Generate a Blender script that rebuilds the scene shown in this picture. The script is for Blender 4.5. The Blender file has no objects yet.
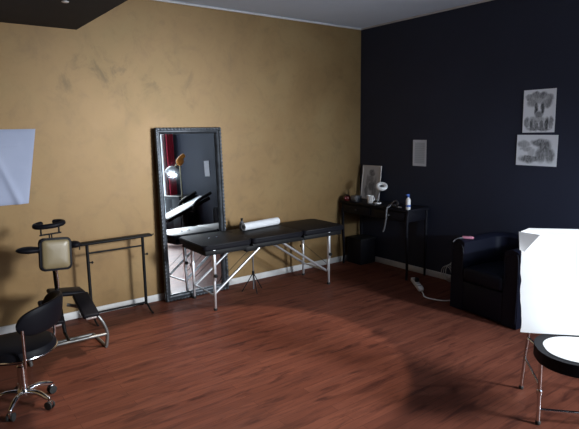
import bpy, bmesh, math, random
from mathutils import Vector, Matrix, noise
V = Vector
R = math.radians
random.seed(7)
scene = bpy.context.scene
COL = scene.collection

# ------------------------------------------------------------------ materials
def mat(name, color, rough=.5, metal=0.0, spec=.5, coat=0.0, trans=0.0):
    m = bpy.data.materials.new(name); m.use_nodes = True
    b = m.node_tree.nodes['Principled BSDF']
    b.inputs['Base Color'].default_value = (*color, 1)
    b.inputs['Roughness'].default_value = rough
    b.inputs['Metallic'].default_value = metal
    b.inputs['Specular IOR Level'].default_value = spec
    b.inputs['Coat Weight'].default_value = coat
    b.inputs['Transmission Weight'].default_value = trans
    return m

def N(m, kind, **kw):
    n = m.node_tree.nodes.new(kind)
    for k, v in kw.items():
        if k in n.inputs: n.inputs[k].default_value = v
        else: setattr(n, k, v)
    return n
def L(m, a, b): m.node_tree.links.new(a, b)
def bsdf(m): return m.node_tree.nodes['Principled BSDF']
def ramp(m, fac, stops):
    r = N(m, 'ShaderNodeValToRGB'); cr = r.color_ramp
    while len(cr.elements) < len(stops): cr.elements.new(.5)
    for e, (p, c) in zip(cr.elements, stops):
        e.position = p; e.color = (*c, 1) if len(c) == 3 else c
    L(m, fac, r.inputs['Fac']); return r.outputs['Color']
def coords(m, scale=(1, 1, 1), rot=(0, 0, 0)):
    t = N(m, 'ShaderNodeTexCoord'); mp = N(m, 'ShaderNodeMapping')
    mp.inputs['Scale'].default_value = scale; mp.inputs['Rotation'].default_value = rot
    L(m, t.outputs['Object'], mp.inputs['Vector']); return mp.outputs['Vector']
def noise_tex(m, vec, scale, detail=4, rough=.55, dist=0.0):
    n = N(m, 'ShaderNodeTexNoise'); n.inputs['Scale'].default_value = scale
    n.inputs['Detail'].default_value = detail; n.inputs['Roughness'].default_value = rough
    n.inputs['Distortion'].default_value = dist
    L(m, vec, n.inputs['Vector']); return n.outputs['Fac']
def mix(m, a, b, fac, mode='MIX'):
    n = N(m, 'ShaderNodeMix'); n.data_type = 'RGBA'; n.blend_type = mode
    for s, v in ((n.inputs[6], a), (n.inputs[7], b), (n.inputs[0], fac)):
        if hasattr(v, 'is_output'): L(m, v, s)
        else: s.default_value = (*v, 1) if isinstance(v, tuple) else v
    return n.outputs[2]
def bump(m, h, strength=.2, dist=.01):
    n = N(m, 'ShaderNodeBump'); n.inputs['Strength'].default_value = strength; n.inputs['Distance'].default_value = dist
    L(m, h, n.inputs['Height']); L(m, n.outputs['Normal'], bsdf(m).inputs['Normal'])
def vary(m, c1, c2, scale, rough_amt=0.0, bmp=0.0, stretch=(1, 1, 1)):
    """two-tone mottling and an optional fine bump"""
    v = coords(m, stretch); f = noise_tex(m, v, scale, 5)
    L(m, ramp(m, f, [(.3, c1), (.7, c2)]), bsdf(m).inputs['Base Color'])
    if bmp: bump(m, noise_tex(m, v, scale * 9, 3), bmp, .004)
    return m

def gold_wall_mat():
    m = mat('gold_paint', (.3, .19, .09), .5, .34)
    v = coords(m)
    big = noise_tex(m, v, 1.3, 5, .6, .4)
    base = ramp(m, big, [(.25, (.215, .127, .050)), (.5, (.268, .165, .067)), (.78, (.298, .203, .089))])
    fine = noise_tex(m, v, 6.5, 7, .7, .8)
    c = mix(m, base, (.145, .092, .043), ramp(m, fine, [(.50, (0, 0, 0)), (.80, (.5, .5, .5))]))
    # dark scuffed dabs of the top coat
    v2 = coords(m, (1, 1, .7))
    d = noise_tex(m, v2, 4.2, 6, .68, .5)
    # most of the rubbing sits in a loose patch high on the left of the wall
    sx = N(m, 'ShaderNodeVectorMath', operation='SUBTRACT'); L(m, v, sx.inputs[0]); sx.inputs[1].default_value = (-2.95, 0, 2.12)
    ss = N(m, 'ShaderNodeVectorMath', operation='MULTIPLY'); L(m, sx.outputs[0], ss.inputs[0]); ss.inputs[1].default_value = (1.0, 0, 2.6)
    sl = N(m, 'ShaderNodeVectorMath', operation='LENGTH'); L(m, ss.outputs[0], sl.inputs[0])
    pr = N(m, 'ShaderNodeMapRange', interpolation_type='SMOOTHSTEP'); L(m, sl.outputs['Value'], pr.inputs['Value'])
    for k_, v_ in (('From Min', 1.3), ('From Max', .1), ('To Min', .18), ('To Max', 1.0)): pr.inputs[k_].default_value = v_
    dm = N(m, 'ShaderNodeMath', operation='MULTIPLY'); L(m, ramp(m, d, [(.53, (0, 0, 0)), (.68, (.62, .62, .62))]), dm.inputs[0]); L(m, pr.outputs['Result'], dm.inputs[1])
    c = mix(m, c, (.075, .052, .024), dm.outputs[0])
    L(m, c, bsdf(m).inputs['Base Color'])
    L(m, ramp(m, big, [(.3, (.44, .44, .44)), (.7, (.54, .54, .54))]), bsdf(m).inputs['Roughness'])
    bump(m, fine, .12, .01)
    return m
def black_wall_mat():
    m = mat('navy_black_paint', (.016, .018, .03), .62, 0, .35)
    v = coords(m)
    f = noise_tex(m, v, 1.1, 5)
    L(m, ramp(m, f, [(.3, (.0195, .0235, .042)), (.7, (.026, .031, .054))]), bsdf(m).inputs['Base Color'])
    bump(m, noise_tex(m, v, 90, 3), .1, .004)
    return m
def floor_mat():
    m = mat('red_brown_laminate', (.13, .03, .017), .4, 0, .22)
    t = N(m, 'ShaderNodeTexCoord')
    br = N(m, 'ShaderNodeTexBrick'); br.offset = .37; br.squash = 1
    br.inputs['Scale'].default_value = 1; br.inputs['Brick Width'].default_value = .9
    br.inputs['Row Height'].default_value = .066; br.inputs['Mortar Size'].default_value = .0012
    br.inputs['Color1'].default_value = (0, 0, 0, 1); br.inputs['Color2'].default_value = (1, 1, 1, 1)
    br.inputs['Mortar'].default_value = (.3, .3, .3, 1); br.inputs['Bias'].default_value = 0
    L(m, t.outputs['Object'], br.inputs['Vector'])
    tone = ramp(m, br.outputs['Color'], [(0, (.132, .042, .026)), (.45, (.155, .050, .031)), (1, (.178, .060, .037))])
    # grain runs along the boards
    gv = coords(m, (1.6, 15, 1)); g = noise_tex(m, gv, 1.6, 6, .65, .6)
    c = mix(m, tone, (.05, .014, .01), ramp(m, g, [(.42, (0, 0, 0)), (.75, (.5, .5, .5))]))
    kv = coords(m, (1.5, 8, 1)); k = noise_tex(m, kv, 2.1, 5, .6, .5)
    c = mix(m, c, (.035, .011, .009), ramp(m, k, [(.52, (0, 0, 0)), (.70, (.8, .8, .8))]))
    c = mix(m, c, (.07, .022, .014), br.outputs['Fac'])
    nt = m.node_tree; nt.nodes.remove(bsdf(m))
    df = N(m, 'ShaderNodeBsdfDiffuse'); L(m, c, df.inputs['Color'])
    gs = N(m, 'ShaderNodeBsdfGlossy'); gs.inputs['Color'].default_value = (1, .96, .95, 1)
    L(m, ramp(m, g, [(.3, (.36, .36, .36)), (.7, (.44, .44, .44))]), gs.inputs['Roughness'])
    ms = N(m, 'ShaderNodeMixShader'); ms.inputs[0].default_value = .04
    L(m, df.outputs[0], ms.inputs[1]); L(m, gs.outputs[0], ms.inputs[2]); L(m, ms.outputs[0], nt.nodes['Material Output'].inputs['Surface'])
    return m
def sketch_mat(name, paper, ink, blobs, strokes=26, fan=None):
    """paper with smudged pencil shading in soft shapes; blobs = (u, v, ru, rv, strength) on the sheet's own metres"""
    m = mat(name, paper, .8)
    t = N(m, 'ShaderNodeTexCoord')
    nz = N(m, 'ShaderNodeTexNoise'); nz.inputs['Scale'].default_value = 16; nz.inputs['Detail'].default_value = 5
    L(m, t.outputs['Object'], nz.inputs['Vector'])
    off = N(m, 'ShaderNodeVectorMath', operation='MULTIPLY_ADD')
    L(m, nz.outputs['Color'], off.inputs[0]); off.inputs[1].default_value = (.05, .05, .05); 
    sub = N(m, 'ShaderNodeVectorMath', operation='ADD'); sub.inputs[1].default_value = (-.025, -.025, -.025)
    L(m, t.outputs['Object'], sub.inputs[0]); L(m, sub.outputs[0], off.inputs[2])
    acc = None
    for (u, v, ru, rv, s) in blobs:
        a = N(m, 'ShaderNodeVectorMath', operation='SUBTRACT'); a.inputs[1].default_value = (u, 0, v)
        L(m, off.outputs[0], a.inputs[0])
        b = N(m, 'ShaderNodeVectorMath', operation='MULTIPLY'); b.inputs[1].default_value = (.86 / ru, 0, .86 / rv)
        L(m, a.outputs[0], b.inputs[0])
        l = N(m, 'ShaderNodeVectorMath', operation='LENGTH'); L(m, b.outputs[0], l.inputs[0])
        mr = N(m, 'ShaderNodeMapRange', interpolation_type='SMOOTHSTEP')
        mr.inputs['From Min'].default_value = 1.15; mr.inputs['From Max'].default_value = .55
        mr.inputs['To Min'].default_value = 0; mr.inputs['To Max'].default_value = s
        L(m, l.outputs['Value'], mr.inputs['Value'])
        o = mr.outputs['Result']
        if acc is None: acc = o
        else:
            mx = N(m, 'ShaderNodeMath', operation='MAXIMUM' if s > 0 else 'ADD'); L(m, acc, mx.inputs[0]); L(m, o, mx.inputs[1]); acc = mx.outputs[0]
    st = noise_tex(m, coords(m, (1, 1, .35)), strokes, 4, .6, 1.5)
    tx = N(m, 'ShaderNodeMapRange'); tx.inputs['From Min'].default_value = .3; tx.inputs['From Max'].default_value = .62
    tx.inputs['To Min'].default_value = .55; tx.inputs['To Max'].default_value = 1.0
    L(m, st, tx.inputs['Value'])
    mu = N(m, 'ShaderNodeMath', operation='MULTIPLY', use_clamp=True); L(m, acc, mu.inputs[0]); L(m, tx.outputs['Result'], mu.inputs[1])
    L(m, mix(m, paper, ink, mu.outputs[0]), bsdf(m).inputs['Base Color'])
    return m

GOLD = gold_wall_mat(); NAVY = black_wall_mat(); FLOOR = floor_mat()
CEIL = vary(mat('matt_ceiling_paint', (.6, .6, .6), .9), (.67, .76, .88), (.71, .80, .93), 2.0)
SOFFIT = vary(mat('dark_soffit_paint', (.02, .02, .022), .75), (.017, .018, .022), (.026, .027, .032), 2)
TRIM = vary(mat('white_trim_paint', (.6, .6, .6), .5), (.54, .53, .52), (.66, .66, .66), 5)
VINYL = mat('black_vinyl', (.006, .006, .009), .52, 0, .13); bump(VINYL, noise_tex(VINYL, coords(VINYL), 260, 3), .12, .002)
LEATHER = mat('black_leather', (.005, .006, .014), .46, 0, .2)
bump(LEATHER, noise_tex(LEATHER, coords(LEATHER), 160, 4), .2, .003)
BLACK = vary(mat('black_powder_coat', (.009, .009, .01), .55, 0, .18), (.006, .006, .007), (.010, .010, .011), 8)
LACQ = vary(mat('black_lacquered_wood', (.008, .008, .012), .55, 0, .22), (.004, .004, .008), (.007, .007, .012), 5, stretch=(1, 6, 1))
CHROME = vary(mat('chrome', (.75, .75, .78), .14, 1.0), (.70, .70, .73), (.8, .8, .83), 6)
ALU = vary(mat('brushed_aluminium', (.62, .63, .66), .36, .85), (.72, .73, .76), (.80, .81, .84), 12, stretch=(1, 1, .1))
TAN = vary(mat('tan_vinyl', (.3, .24, .14), .38), (.20, .155, .082), (.25, .195, .105), 4)
PAPER = vary(mat('white_paper', (.78, .79, .82), .75), (.74, .75, .78), (.82, .83, .86), 9)
SHEETW = vary(mat('white_sheet', (.85, .87, .9), .7), (.85, .86, .87), (.90, .91, .92), 6)
BLUEW = vary(mat('pale_blue_fabric', (.5, .56, .68), .6), (.33, .375, .52), (.38, .425, .57), 3)
PLASW = mat('white_plastic', (.86, .85, .84), .4)
PINK = mat('pink_plastic', (.55, .22, .3), .4)
MIRR = mat('silvered_glass', (.9, .93, .95), .015, 1.0)
FRAME = vary(mat('antique_silver_frame', (.09, .10, .115), .38, .55), (.035, .040, .048), (.085, .095, .11), 14)
FRAMEL = vary(mat('worn_silver_bead', (.3, .33, .36), .35, .7), (.30, .35, .39), (.46, .51, .56), 30)
RED = vary(mat('crimson_curtain', (.30, .008, .03), .85), (.42, .008, .035), (.55, .014, .06), 8)
ORANGE = mat('orange_plastic', (.95, .36, .03), .5)
RUBBER = mat('dark_rubber', (.015, .015, .015), .7)
GREY = mat('grey_plastic', (.12, .12, .13), .45)
DKRED = mat('dark_red_lacquer', (.10, .012, .012), .35)
LABELB = mat('blue_label', (.06, .13, .42), .5)
BRASS = mat('pale_metal_pole', (.5, .45, .28), .3, .8)

# ------------------------------------------------------------------ mesh helpers
def box(bm, c, s, bev=0.0, seg=2, rot=None):
    """axis box, centre c, full size s, bevelled; rot = 3x3/4x4 applied about the centre"""
    g = bmesh.ops.create_cube(bm, size=1.0); vs = g['verts']
    bmesh.ops.scale(bm, vec=V(s), verts=vs)
    if bev > 0:
        es = list({e for v in vs for e in v.link_edges})
        r = bmesh.ops.bevel(bm, geom=es, offset=min(bev, min(s) * .49), segments=seg, profile=.5, affect='EDGES')
        vs = list({v for f in r['faces'] for v in f.verts} | {v for v in vs if v.is_valid})
        seen = set(vs); stack = list(vs)
        while stack:
            for e in stack.pop().link_edges:
                for w in e.verts:
                    if w not in seen: seen.add(w); stack.append(w)
        vs = list(seen)
    M = Matrix.Translation(V(c)) @ (rot.to_4x4() if rot is not None else Matrix.Identity(4))
    bmesh.ops.transform(bm, matrix=M, verts=vs)
    return vs

def smooth_path(pts, n=6, closed=False):
    P = [V(p) for p in pts]; out = []
    m = len(P); rng = range(m if closed else m - 1)
    for i in rng:
        if closed: a, b, c, d = P[i - 1], P[i], P[(i + 1) % m], P[(i + 2) % m]
        else: a, b, c, d = P[max(i - 1, 0)], P[i], P[i + 1], P[min(i + 2, m - 1)]
        for k in range(n):
            t = k / n
            out.append(.5 * ((2 * b) + (c - a) * t + (2 * a - 5 * b + 4 * c - d) * t * t + (3 * b - a - 3 * c + d) * t ** 3))
    if not closed: out.append(P[-1])
    return out

def tube(bm, pts, r, seg=10, closed=False, smooth=0, flat=1.0):
    P = smooth_path(pts, smooth, closed) if smooth else [V(p) for p in pts]
    n = len(P); rr = r if isinstance(r, (list, tuple)) else None
    rings = []; prev = None
    for i, p in enumerate(P):
        if closed: t = P[(i + 1) % n] - P[i - 1]
        else: t = P[min(i + 1, n - 1)] - P[max(i - 1, 0)]
        t.normalize()
        if prev is None:
            a = V((0, 0, 1)) if abs(t.z) < .9 else V((1, 0, 0))
            u = t.cross(a).normalized()
        else: u = (prev - t * prev.dot(t)).normalized()
        prev = u; w = t.cross(u)
        rad = r if rr is None else rr[0] + (rr[-1] - rr[0]) * i / max(n - 1, 1)
        rings.append([bm.verts.new(p + (u * math.cos(2 * math.pi * k / seg) + w * flat * math.sin(2 * math.pi * k / seg)) * rad) for k in range(seg)])
    for i in range(n if closed else n - 1):
        A, B = rings[i], rings[(i + 1) % n]
        for k in range(seg): bm.faces.new((A[k], A[(k + 1) % seg], B[(k + 1) % seg], B[k]))
    if not closed:
        bm.faces.new(rings[0][::-1]); bm.faces.new(rings[-1])

def lathe(bm, prof, c=(0, 0, 0), seg=24, rot=None):
    """profile of (radius, height) turned about z, capped; rot turns the axis"""
    M = Matrix.Translation(V(c)) @ (rot.to_4x4() if rot is not None else Matrix.Identity(4))
    rings = [[bm.verts.new(M @ V((r * math.cos(2 * math.pi * k / seg), r * math.sin(2 * math.pi * k / seg), z))) for k in range(seg)] for r, z in prof]
    for A, B in zip(rings, rings[1:]):
        for k in range(seg): bm.faces.new((A[k], A[(k + 1) % seg], B[(k + 1) % seg], B[k]))
    bm.faces.new(rings[0][::-1]); bm.faces.new(rings[-1])

def prism(bm, outline, z0, z1, M=None, bev=0.0):
    M = M or Matrix.Identity(4)
    a = [bm.verts.new(M @ V((x, y, z0))) for x, y in outline]; b = [bm.verts.new(M @ V((x, y, z1))) for x, y in outline]
    n = len(a); fs = [bm.faces.new(a[::-1]), bm.faces.new(b)]
    for k in range(n): fs.append(bm.faces.new((a[k], a[(k + 1) % n], b[(k + 1) % n], b[k])))
    if bev:
        es = [e for f in fs[:2] for e in f.edges]
        bmesh.ops.bevel(bm, geom=list(set(es)), offset=bev, segments=3, profile=.5, affect='EDGES')

def rrect(w, h, r, n=6):
    out = []
    for cx, cy, a0 in ((w / 2 - r, h / 2 - r, 0), (-w / 2 + r, h / 2 - r, 90), (-w / 2 + r, -h / 2 + r, 180), (w / 2 - r, -h / 2 + r, 270)):
        for k in range(n + 1):
            a = R(a0 + 90 * k / n); out.append((cx + r * math.cos(a), cy + r * math.sin(a)))
    return out

def ellipsoid(bm, c, s, rot=None, seg=20):
    g = bmesh.ops.create_uvsphere(bm, u_segments=seg, v_segments=seg // 2, radius=1)
    M = Matrix.Translation(V(c)) @ (rot.to_4x4() if rot is not None else Matrix.Identity(4)) @ Matrix.Diagonal((*s, 1))
    bmesh.ops.transform(bm, matrix=M, verts=g['verts'])

def sheet(bm, fn, nu, nv, thick=.002):
    """a cloth or paper surface fn(u, v) -> point, with real thickness"""
    g = [[V(fn(i / nu, j / nv)) for i in range(nu + 1)] for j in range(nv + 1)]
    def nrm(i, j):
        a = g[j][min(i + 1, nu)] - g[j][max(i - 1, 0)]; b = g[min(j + 1, nv)][i] - g[max(j - 1, 0)][i]
        return a.cross(b).normalized() * thick
    T = [[bm.verts.new(g[j][i]) for i in range(nu + 1)] for j in range(nv + 1)]
    B = [[bm.verts.new(g[j][i] - nrm(i, j)) for i in range(nu + 1)] for j in range(nv + 1)]
    for j in range(nv):
        for i in range(nu):
            bm.faces.new((T[j][i], T[j][i + 1], T[j + 1][i + 1], T[j + 1][i]))
            bm.faces.new((B[j][i], B[j + 1][i], B[j + 1][i + 1], B[j][i + 1]))
    for i in range(nu):
        bm.faces.new((T[0][i], B[0][i], B[0][i + 1], T[0][i + 1])); bm.faces.new((T[nv][i], T[nv][i + 1], B[nv][i + 1], B[nv][i]))
    for j in range(nv):
        bm.faces.new((T[j][0], T[j + 1][0], B[j + 1][0], B[j][0])); bm.faces.new((T[j][nu], B[j][nu], B[j + 1][nu], T[j + 1][nu]))

# ------------------------------------------------------------------ object helpers
ROOT = {}          # object name -> (its thing's world matrix)
def thing(name, label, cat, loc=(0, 0, 0), rotz=0.0, group=None):
    o = bpy.data.objects.new(name, None); COL.objects.link(o); o.empty_display_size = .1
    o.location = loc; o.rotation_euler = (0, 0, rotz); o['label'] = label; o['category'] = cat
    if group: o['group'] = group
    ROOT[o.name] = Matrix.Translation(V(loc)) @ Matrix.Rotation(rotz, 4, 'Z')
    return o
def tag(o, label, cat, group=None, kind=None):
    o['label'] = label; o['category'] = cat
    if group: o['group'] = group
    if kind: o['kind'] = kind
    return o
def obj(name, bm, m, parent=None, local=False, loc=None, label=None, angle=40):
    """one mesh object. Shapes are drawn in world metres and moved into the thing's own frame (local=True: drawn in it already)"""
    M = Matrix.Identity(4)
    if parent is not None: M = ROOT[parent.name]
    elif loc is not None: M = Matrix.Translation(V(loc))
    if not local: bmesh.ops.transform(bm, matrix=M.inverted(), verts=bm.verts[:])
    bmesh.ops.recalc_face_normals(bm, faces=bm.faces[:])
    me = bpy.data.meshes.new(name); bm.to_mesh(me); bm.free()
    for p in me.polygons: p.use_smooth = True
    me.set_sharp_from_angle(angle=R(angle))
    me.materials.append(m)
    o = bpy.data.objects.new(name, me); COL.objects.link(o)
    if parent is not None: o.parent = parent
    elif loc is not None: o.location = loc
    ROOT[o.name] = M
    if label: o['label'] = label
    return o
def NB(): return bmesh.new()
def struct(name, bm, m, parent=None):
    o = obj(name, bm, m, parent)
    if parent is None: o['kind'] = 'structure'
    return o

# ------------------------------------------------------------------ the room
XL, YF, H = -6.0, -5.5, 2.8        # left wall, window wall, ceiling; the corner of gold and black wall is the origin
b = NB(); box(b, (XL / 2, YF / 2, -.05), (-XL + .4, -YF + .4, .1)); struct('floor', b, FLOOR)
b = NB(); box(b, (XL / 2, YF / 2, H + .05), (-XL + .4, -YF + .4, .1)); struct('ceiling', b, CEIL)
b = NB(); box(b, (XL / 2, .05, H / 2), (-XL + .2, .1, H)); struct('wall_back', b, GOLD)
b = NB(); box(b, (.05, YF / 2, H / 2), (.1, -YF + .2, H)); struct('wall_right', b, NAVY)
b = NB(); box(b, (XL - .05, YF / 2, H / 2), (.1, -YF + .2, H)); struct('wall_left', b, GOLD)
WX0, WX1, WZ0, WZ1 = -2.75, -.18, .12, 2.5
b = NB()
box(b, ((XL - .1 + WX0) / 2, YF - .06, H / 2), (WX0 - XL + .1, .12, H)); box(b, ((WX1 + .1) / 2, YF - .06, H / 2), (.1 - WX1, .12, H))
box(b, ((WX0 + WX1) / 2, YF - .06, WZ0 / 2), (WX1 - WX0, .12, WZ0)); box(b, ((WX0 + WX1) / 2, YF - .06, (WZ1 + H) / 2), (WX1 - WX0, .12, H - WZ1))
struct('wall_front', b, NAVY)
b = NB()
box(b, ((XL - 3.29) / 2, YF / 2, (2.462 + H) / 2), (-3.29 - XL, -YF, H - 2.462)); struct('trim_1', b, SOFFIT)      # dark dropped soffit along the left
b = NB(); box(b, (-3.29 / 2, -.008, H - .009), (3.29, .016, .018), .004); struct('trim_2', b, TRIM)
b = NB(); box(b, (-.008, YF / 2, H - .009), (.016, -YF, .018), .004); struct('trim_3', b, TRIM)
b = NB(); box(b, (XL / 2, -.008, .033), (-XL, .016, .066), .005); struct('baseboard_back', b, TRIM)
b = NB(); box(b, (-.008, YF / 2, .033), (.016, -YF - .04, .066), .005); struct('baseboard_right', b, TRIM)
# window: frame with one mullion, glass
b = NB()
cx, cz, w_, h_ = (WX0 + WX1) / 2, (WZ0 + WZ1) / 2, WX1 - WX0, WZ1 - WZ0
for x in (WX0 + .03, cx, WX1 - .03): box(b, (x, YF - .05, cz), (.06, .07, h_), .006)
for z in (WZ0 + .03, WZ1 - .03): box(b, (cx, YF - .05, z), (w_, .068, .06), .006)
win = struct('window_1', b, TRIM)
GLASS = bpy.data.materials.new('window_glass'); GLASS.use_nodes = True
nt = GLASS.node_tree; nt.nodes.remove(nt.nodes['Principled BSDF'])
tr = nt.nodes.new('ShaderNodeBsdfTransparent'); gl = nt.nodes.new('ShaderNodeBsdfGlossy'); gl.inputs['Roughness'].default_value = .02
mx = nt.nodes.new('ShaderNodeMixShader'); mx.inputs[0].default_value = .06
nt.links.new(tr.outputs[0], mx.inputs[1]); nt.links.new(gl.outputs[0], mx.inputs[2]); nt.links.new(mx.outputs[0], nt.nodes['Material Output'].inputs['Surface'])
b = NB(); box(b, (cx, YF - .05, cz), (w_ - .1, .006, h_ - .1)); obj('glass', b, GLASS, win)

# ------------------------------------------------------------------ red curtain, seen in the mirror
t = thing('curtain', 'crimson curtain beside the bright window, seen in the mirror', 'curtain', (-.16, YF + .07, 0))
b = NB()
sheet(b, lambda u, v: (-.190 + .165 * u, YF + .07 + .022 * math.sin(u * 24) + .004 * math.sin(v * 9), .03 + 2.40 * v), 60, 8, .003)
obj('drape', b, RED, t)
b = NB(); tube(b, [(-.9, YF + .07, 2.47), (-.02, YF + .07, 2.47)], .012); 
for x in (-.175, -.13, -.085, -.045): tube(b, [(x + .02 * math.cos(a), YF + .07, 2.452 + .022 * math.sin(a)) for a in [k * math.pi / 6 for k in range(12)]], .003, 6, True)
obj('rod', b, BRASS, t)

# ------------------------------------------------------------------ leaning mirror
LEAN = R(2.1); MX, MW, MH = -2.335, .69, 1.652
t = thing('mirror', 'tall mirror in an ornate dark silver frame leaning on the gold wall', 'mirror', (MX, -.088, 0))
MM = Matrix.Translation((MX, -.088, .002)) @ Matrix.Rotation(-LEAN, 4, 'X')      # local: x across, z up the glass, -y out of it
def mprism(bm, outline_xz, y0, y1, bev=0.0):
    prism(bm, outline_xz, -y1, -y0, MM @ Matrix.Rotation(R(90), 4, 'X'), bev)
FW = .058
b = NB()
prof = [(.0, .0), (.0, .026), (.009, .036), (.021, .036), (.029, .026), (.039, .028), (.049, .024), (FW, .010), (FW, .0)]   # (inward, outward depth)
rings = []
for (inn, dep) in prof:
    x0, x1, z0, z1 = -MW / 2 + inn, MW / 2 - inn, inn, MH - inn
    rings.append([b.verts.new(MM @ V((x, -dep, z))) for x, z in ((x0, z0), (x1, z0), (x1, z1), (x0, z1))])
for A, B in zip(rings, rings[1:] + rings[:1]):
    for k in range(4): b.faces.new((A[k], A[(k + 1) % 4], B[(k + 1) % 4], B[k]))
fr = obj('frame', b, FRAME, t, angle=25)
b = NB()                                                       # carved beads round the outer edge
def bead_line(p, q, n):
    for k in range(n):
        s = (k + .5) / n; c = V(p).lerp(V(q), s)
        ellipsoid(b, MM @ c, (.012, .010, .016) if abs(p[0] - q[0]) < .01 else (.016, .010, .012), None, 8)
e = .010
bead_line((-MW / 2 + e, -.034, .01), (-MW / 2 + e, -.034, MH - .01), 46); bead_line((MW / 2 - e, -.034, .01), (MW / 2 - e, -.034, MH - .01), 46)
bead_line((-MW / 2, -.034, MH - e), (MW / 2, -.034, MH - e), 20); bead_line((-MW / 2, -.034, e), (MW / 2, -.034, e), 20)
obj('beading', b, FRAME, fr)
b = NB()
i0 = FW - .010
for x0, x1, z0, z1 in ((-MW/2+i0, -MW/2+FW+.008, i0, MH-i0), (MW/2-FW-.008, MW/2-i0, i0, MH-i0), (-MW/2+FW+.008, MW/2-FW-.008, MH-FW-.008, MH-i0), (-MW/2+FW+.008, MW/2-FW-.008, i0, FW+.008)):
    mprism(b, [(x0, z0), (x1, z0), (x1, z1), (x0, z1)], .012, .020, .002)
obj('inner_bead', b, FRAMEL, fr)
b = NB(); mprism(b, [(-MW/2+FW-.004, FW-.004), (MW/2-FW+.004, FW-.004), (MW/2-FW+.004, MH-FW+.004), (-MW/2+FW-.004, MH-FW+.004)], .002, .008)
obj('mirror_glass', b, MIRR, t)

# ------------------------------------------------------------------ folding massage table
TR_ = R(-1.5); TZ = .622
t = thing('massage_table', 'black folding massage table with aluminium legs in front of the tall mirror', 'massage table', (-1.715, -.402, 0), TR_)
TL_, TWD = 1.64, .545
def cush(x0, x1):
    bm = NB(); prism(bm, [((x0 + x1) / 2 + x, y) for x, y in rrect(x1 - x0, TWD, .035)], TZ - .048, TZ, None, .014); return bm
for x0, x1 in ((-TL_ / 2, -.32), (-.316, .282), (.286, TL_ / 2)):
    c = obj('cushion', cush(x0, x1), VINYL, t, local=True)
    bm = NB(); tube(bm, [(((x0 + x1) / 2) + x * .997, y * .997, TZ - .012) for x, y in rrect(x1 - x0, TWD, .035)], .004, 6, True); obj('piping', bm, VINYL, c, local=True)
b = NB()
for x0, x1 in ((-.79, -.335), (-.30, .265), (.30, .79)):
    box(b, ((x0 + x1) / 2, 0, TZ - .056), (x1 - x0, TWD - .06, .012))
    for y in (-TWD / 2 + .035, TWD / 2 - .035): box(b, ((x0 + x1) / 2, y, TZ - .078), (x1 - x0, .022, .040), .003)
    for x in (x0 + .012, x1 - .012): box(b, (x, 0, TZ - .078), (.022, TWD - .07, .040), .003)
obj('frame', b, BLACK, t, local=True)
for y in (-.225, .225):
    b = NB(); box(b, (-.31, y, TZ - .095), (.13, .05, .05), .008); obj('hinge', b, BLACK, t, local=True)
    b = NB(); box(b, (.275, y, TZ - .085), (.05, .04, .03), .006); obj('hinge', b, BLACK, t, local=True)
LX = .665; LO = -.03          # the legs sit a little towards the head end
for sx in (-1, 1):
    for sy in (-1, 1):
        y = sy * .228
        b = NB()
        box(b, (LO + sx * (LX + .003), y, .43), (.026, .034, .30), .005); lg = obj('leg', b, ALU, t, local=True)
        b = NB(); box(b, (LO + sx * (LX + .003) , y - sy * .006, .19), (.020, .024, .36), .004); obj('leg_extension', b, ALU, lg, local=True)
        b = NB(); lathe(b, [(.016, 0), (.018, .01), (.015, .022)], (LO + sx * (LX + .003), y - sy * .006, .0)); obj('foot', b, RUBBER, lg, local=True)
        b = NB(); lathe(b, [(.016, 0), (.018, .006), (.016, .018), (.007, .022)], (LO + sx * (LX + .003), y + sy * .016, .33), 12, Matrix.Rotation(R(-90 * sy), 3, 'X')); obj('knob', b, BLACK, lg, local=True)
        b = NB(); tube(b, [(LO + sx * LX, y - sy * .035, .14), (-.16 if sx < 0 else .05, y - sy * .035, TZ - .085)], .0125, 10); obj('brace', b, ALU, t, local=True)
    for z in (.14, .52):
        b = NB(); tube(b, [(LO + sx * (LX + .003), -.228, z), (LO + sx * (LX + .003), .228, z)], .009, 8); obj('crossbar', b, ALU, t, local=True)
for y in (-.2, .2):
    b = NB(); tube(b, [(LO - LX, y, .22), (-.31, y, .51), (0, y, .53), (.275, y, .52), (LO + LX, y, .22)], .0025, 6); obj('cable', b, BLACK, t, local=True)
for x in (-.61, -.53):
    b = NB(); lathe(b, [(.013, 0), (.015, .003), (.010, .006)], (x, .02, TZ), 14); obj('stud', b, CHROME, t, local=True, label='small bright stud')
# paper roll and bottle on it
t = thing('paper_roll', 'white paper roll lying on the black massage table', 'paper roll', (-1.655, -.24, TZ))
p0, p1 = V((-1.895, -.275, TZ + .041)), V((-1.42, -.205, TZ + .041)); d = (p1 - p0).normalized()
q = V((0, 0, 1)).rotation_difference(d).to_matrix()
b = NB(); ln = (p1 - p0).length; lathe(b, [(.019, .002), (.037, 0), (.039, .004), (.039, ln - .004), (.037, ln), (.019, ln - .002)], p0, 28, q); rl = obj('paper', b, PAPER, t)
b = NB(); lathe(b, [(.016, -.001), (.0195, -.001), (.0195, ln + .001), (.016, ln + .001)], p0, 20, q); obj('core', b, GREY, t)
t = thing('bottle', 'small dark bottle standing on the massage table behind the paper roll', 'bottle', (-1.855, -.185, TZ))
b = NB(); lathe(b, [(.022, 0), (.024, .004), (.024, .065), (.018, .078), (.009, .084), (.009, .094)], (-1.855, -.185, TZ)); obj('body', b, GREY, t)
b = NB(); lathe(b, [(.011, .092), (.012, .094), (.012, .112), (.010, .115)], (-1.855, -.185, TZ)); obj('cap', b, BLACK, t)
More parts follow.
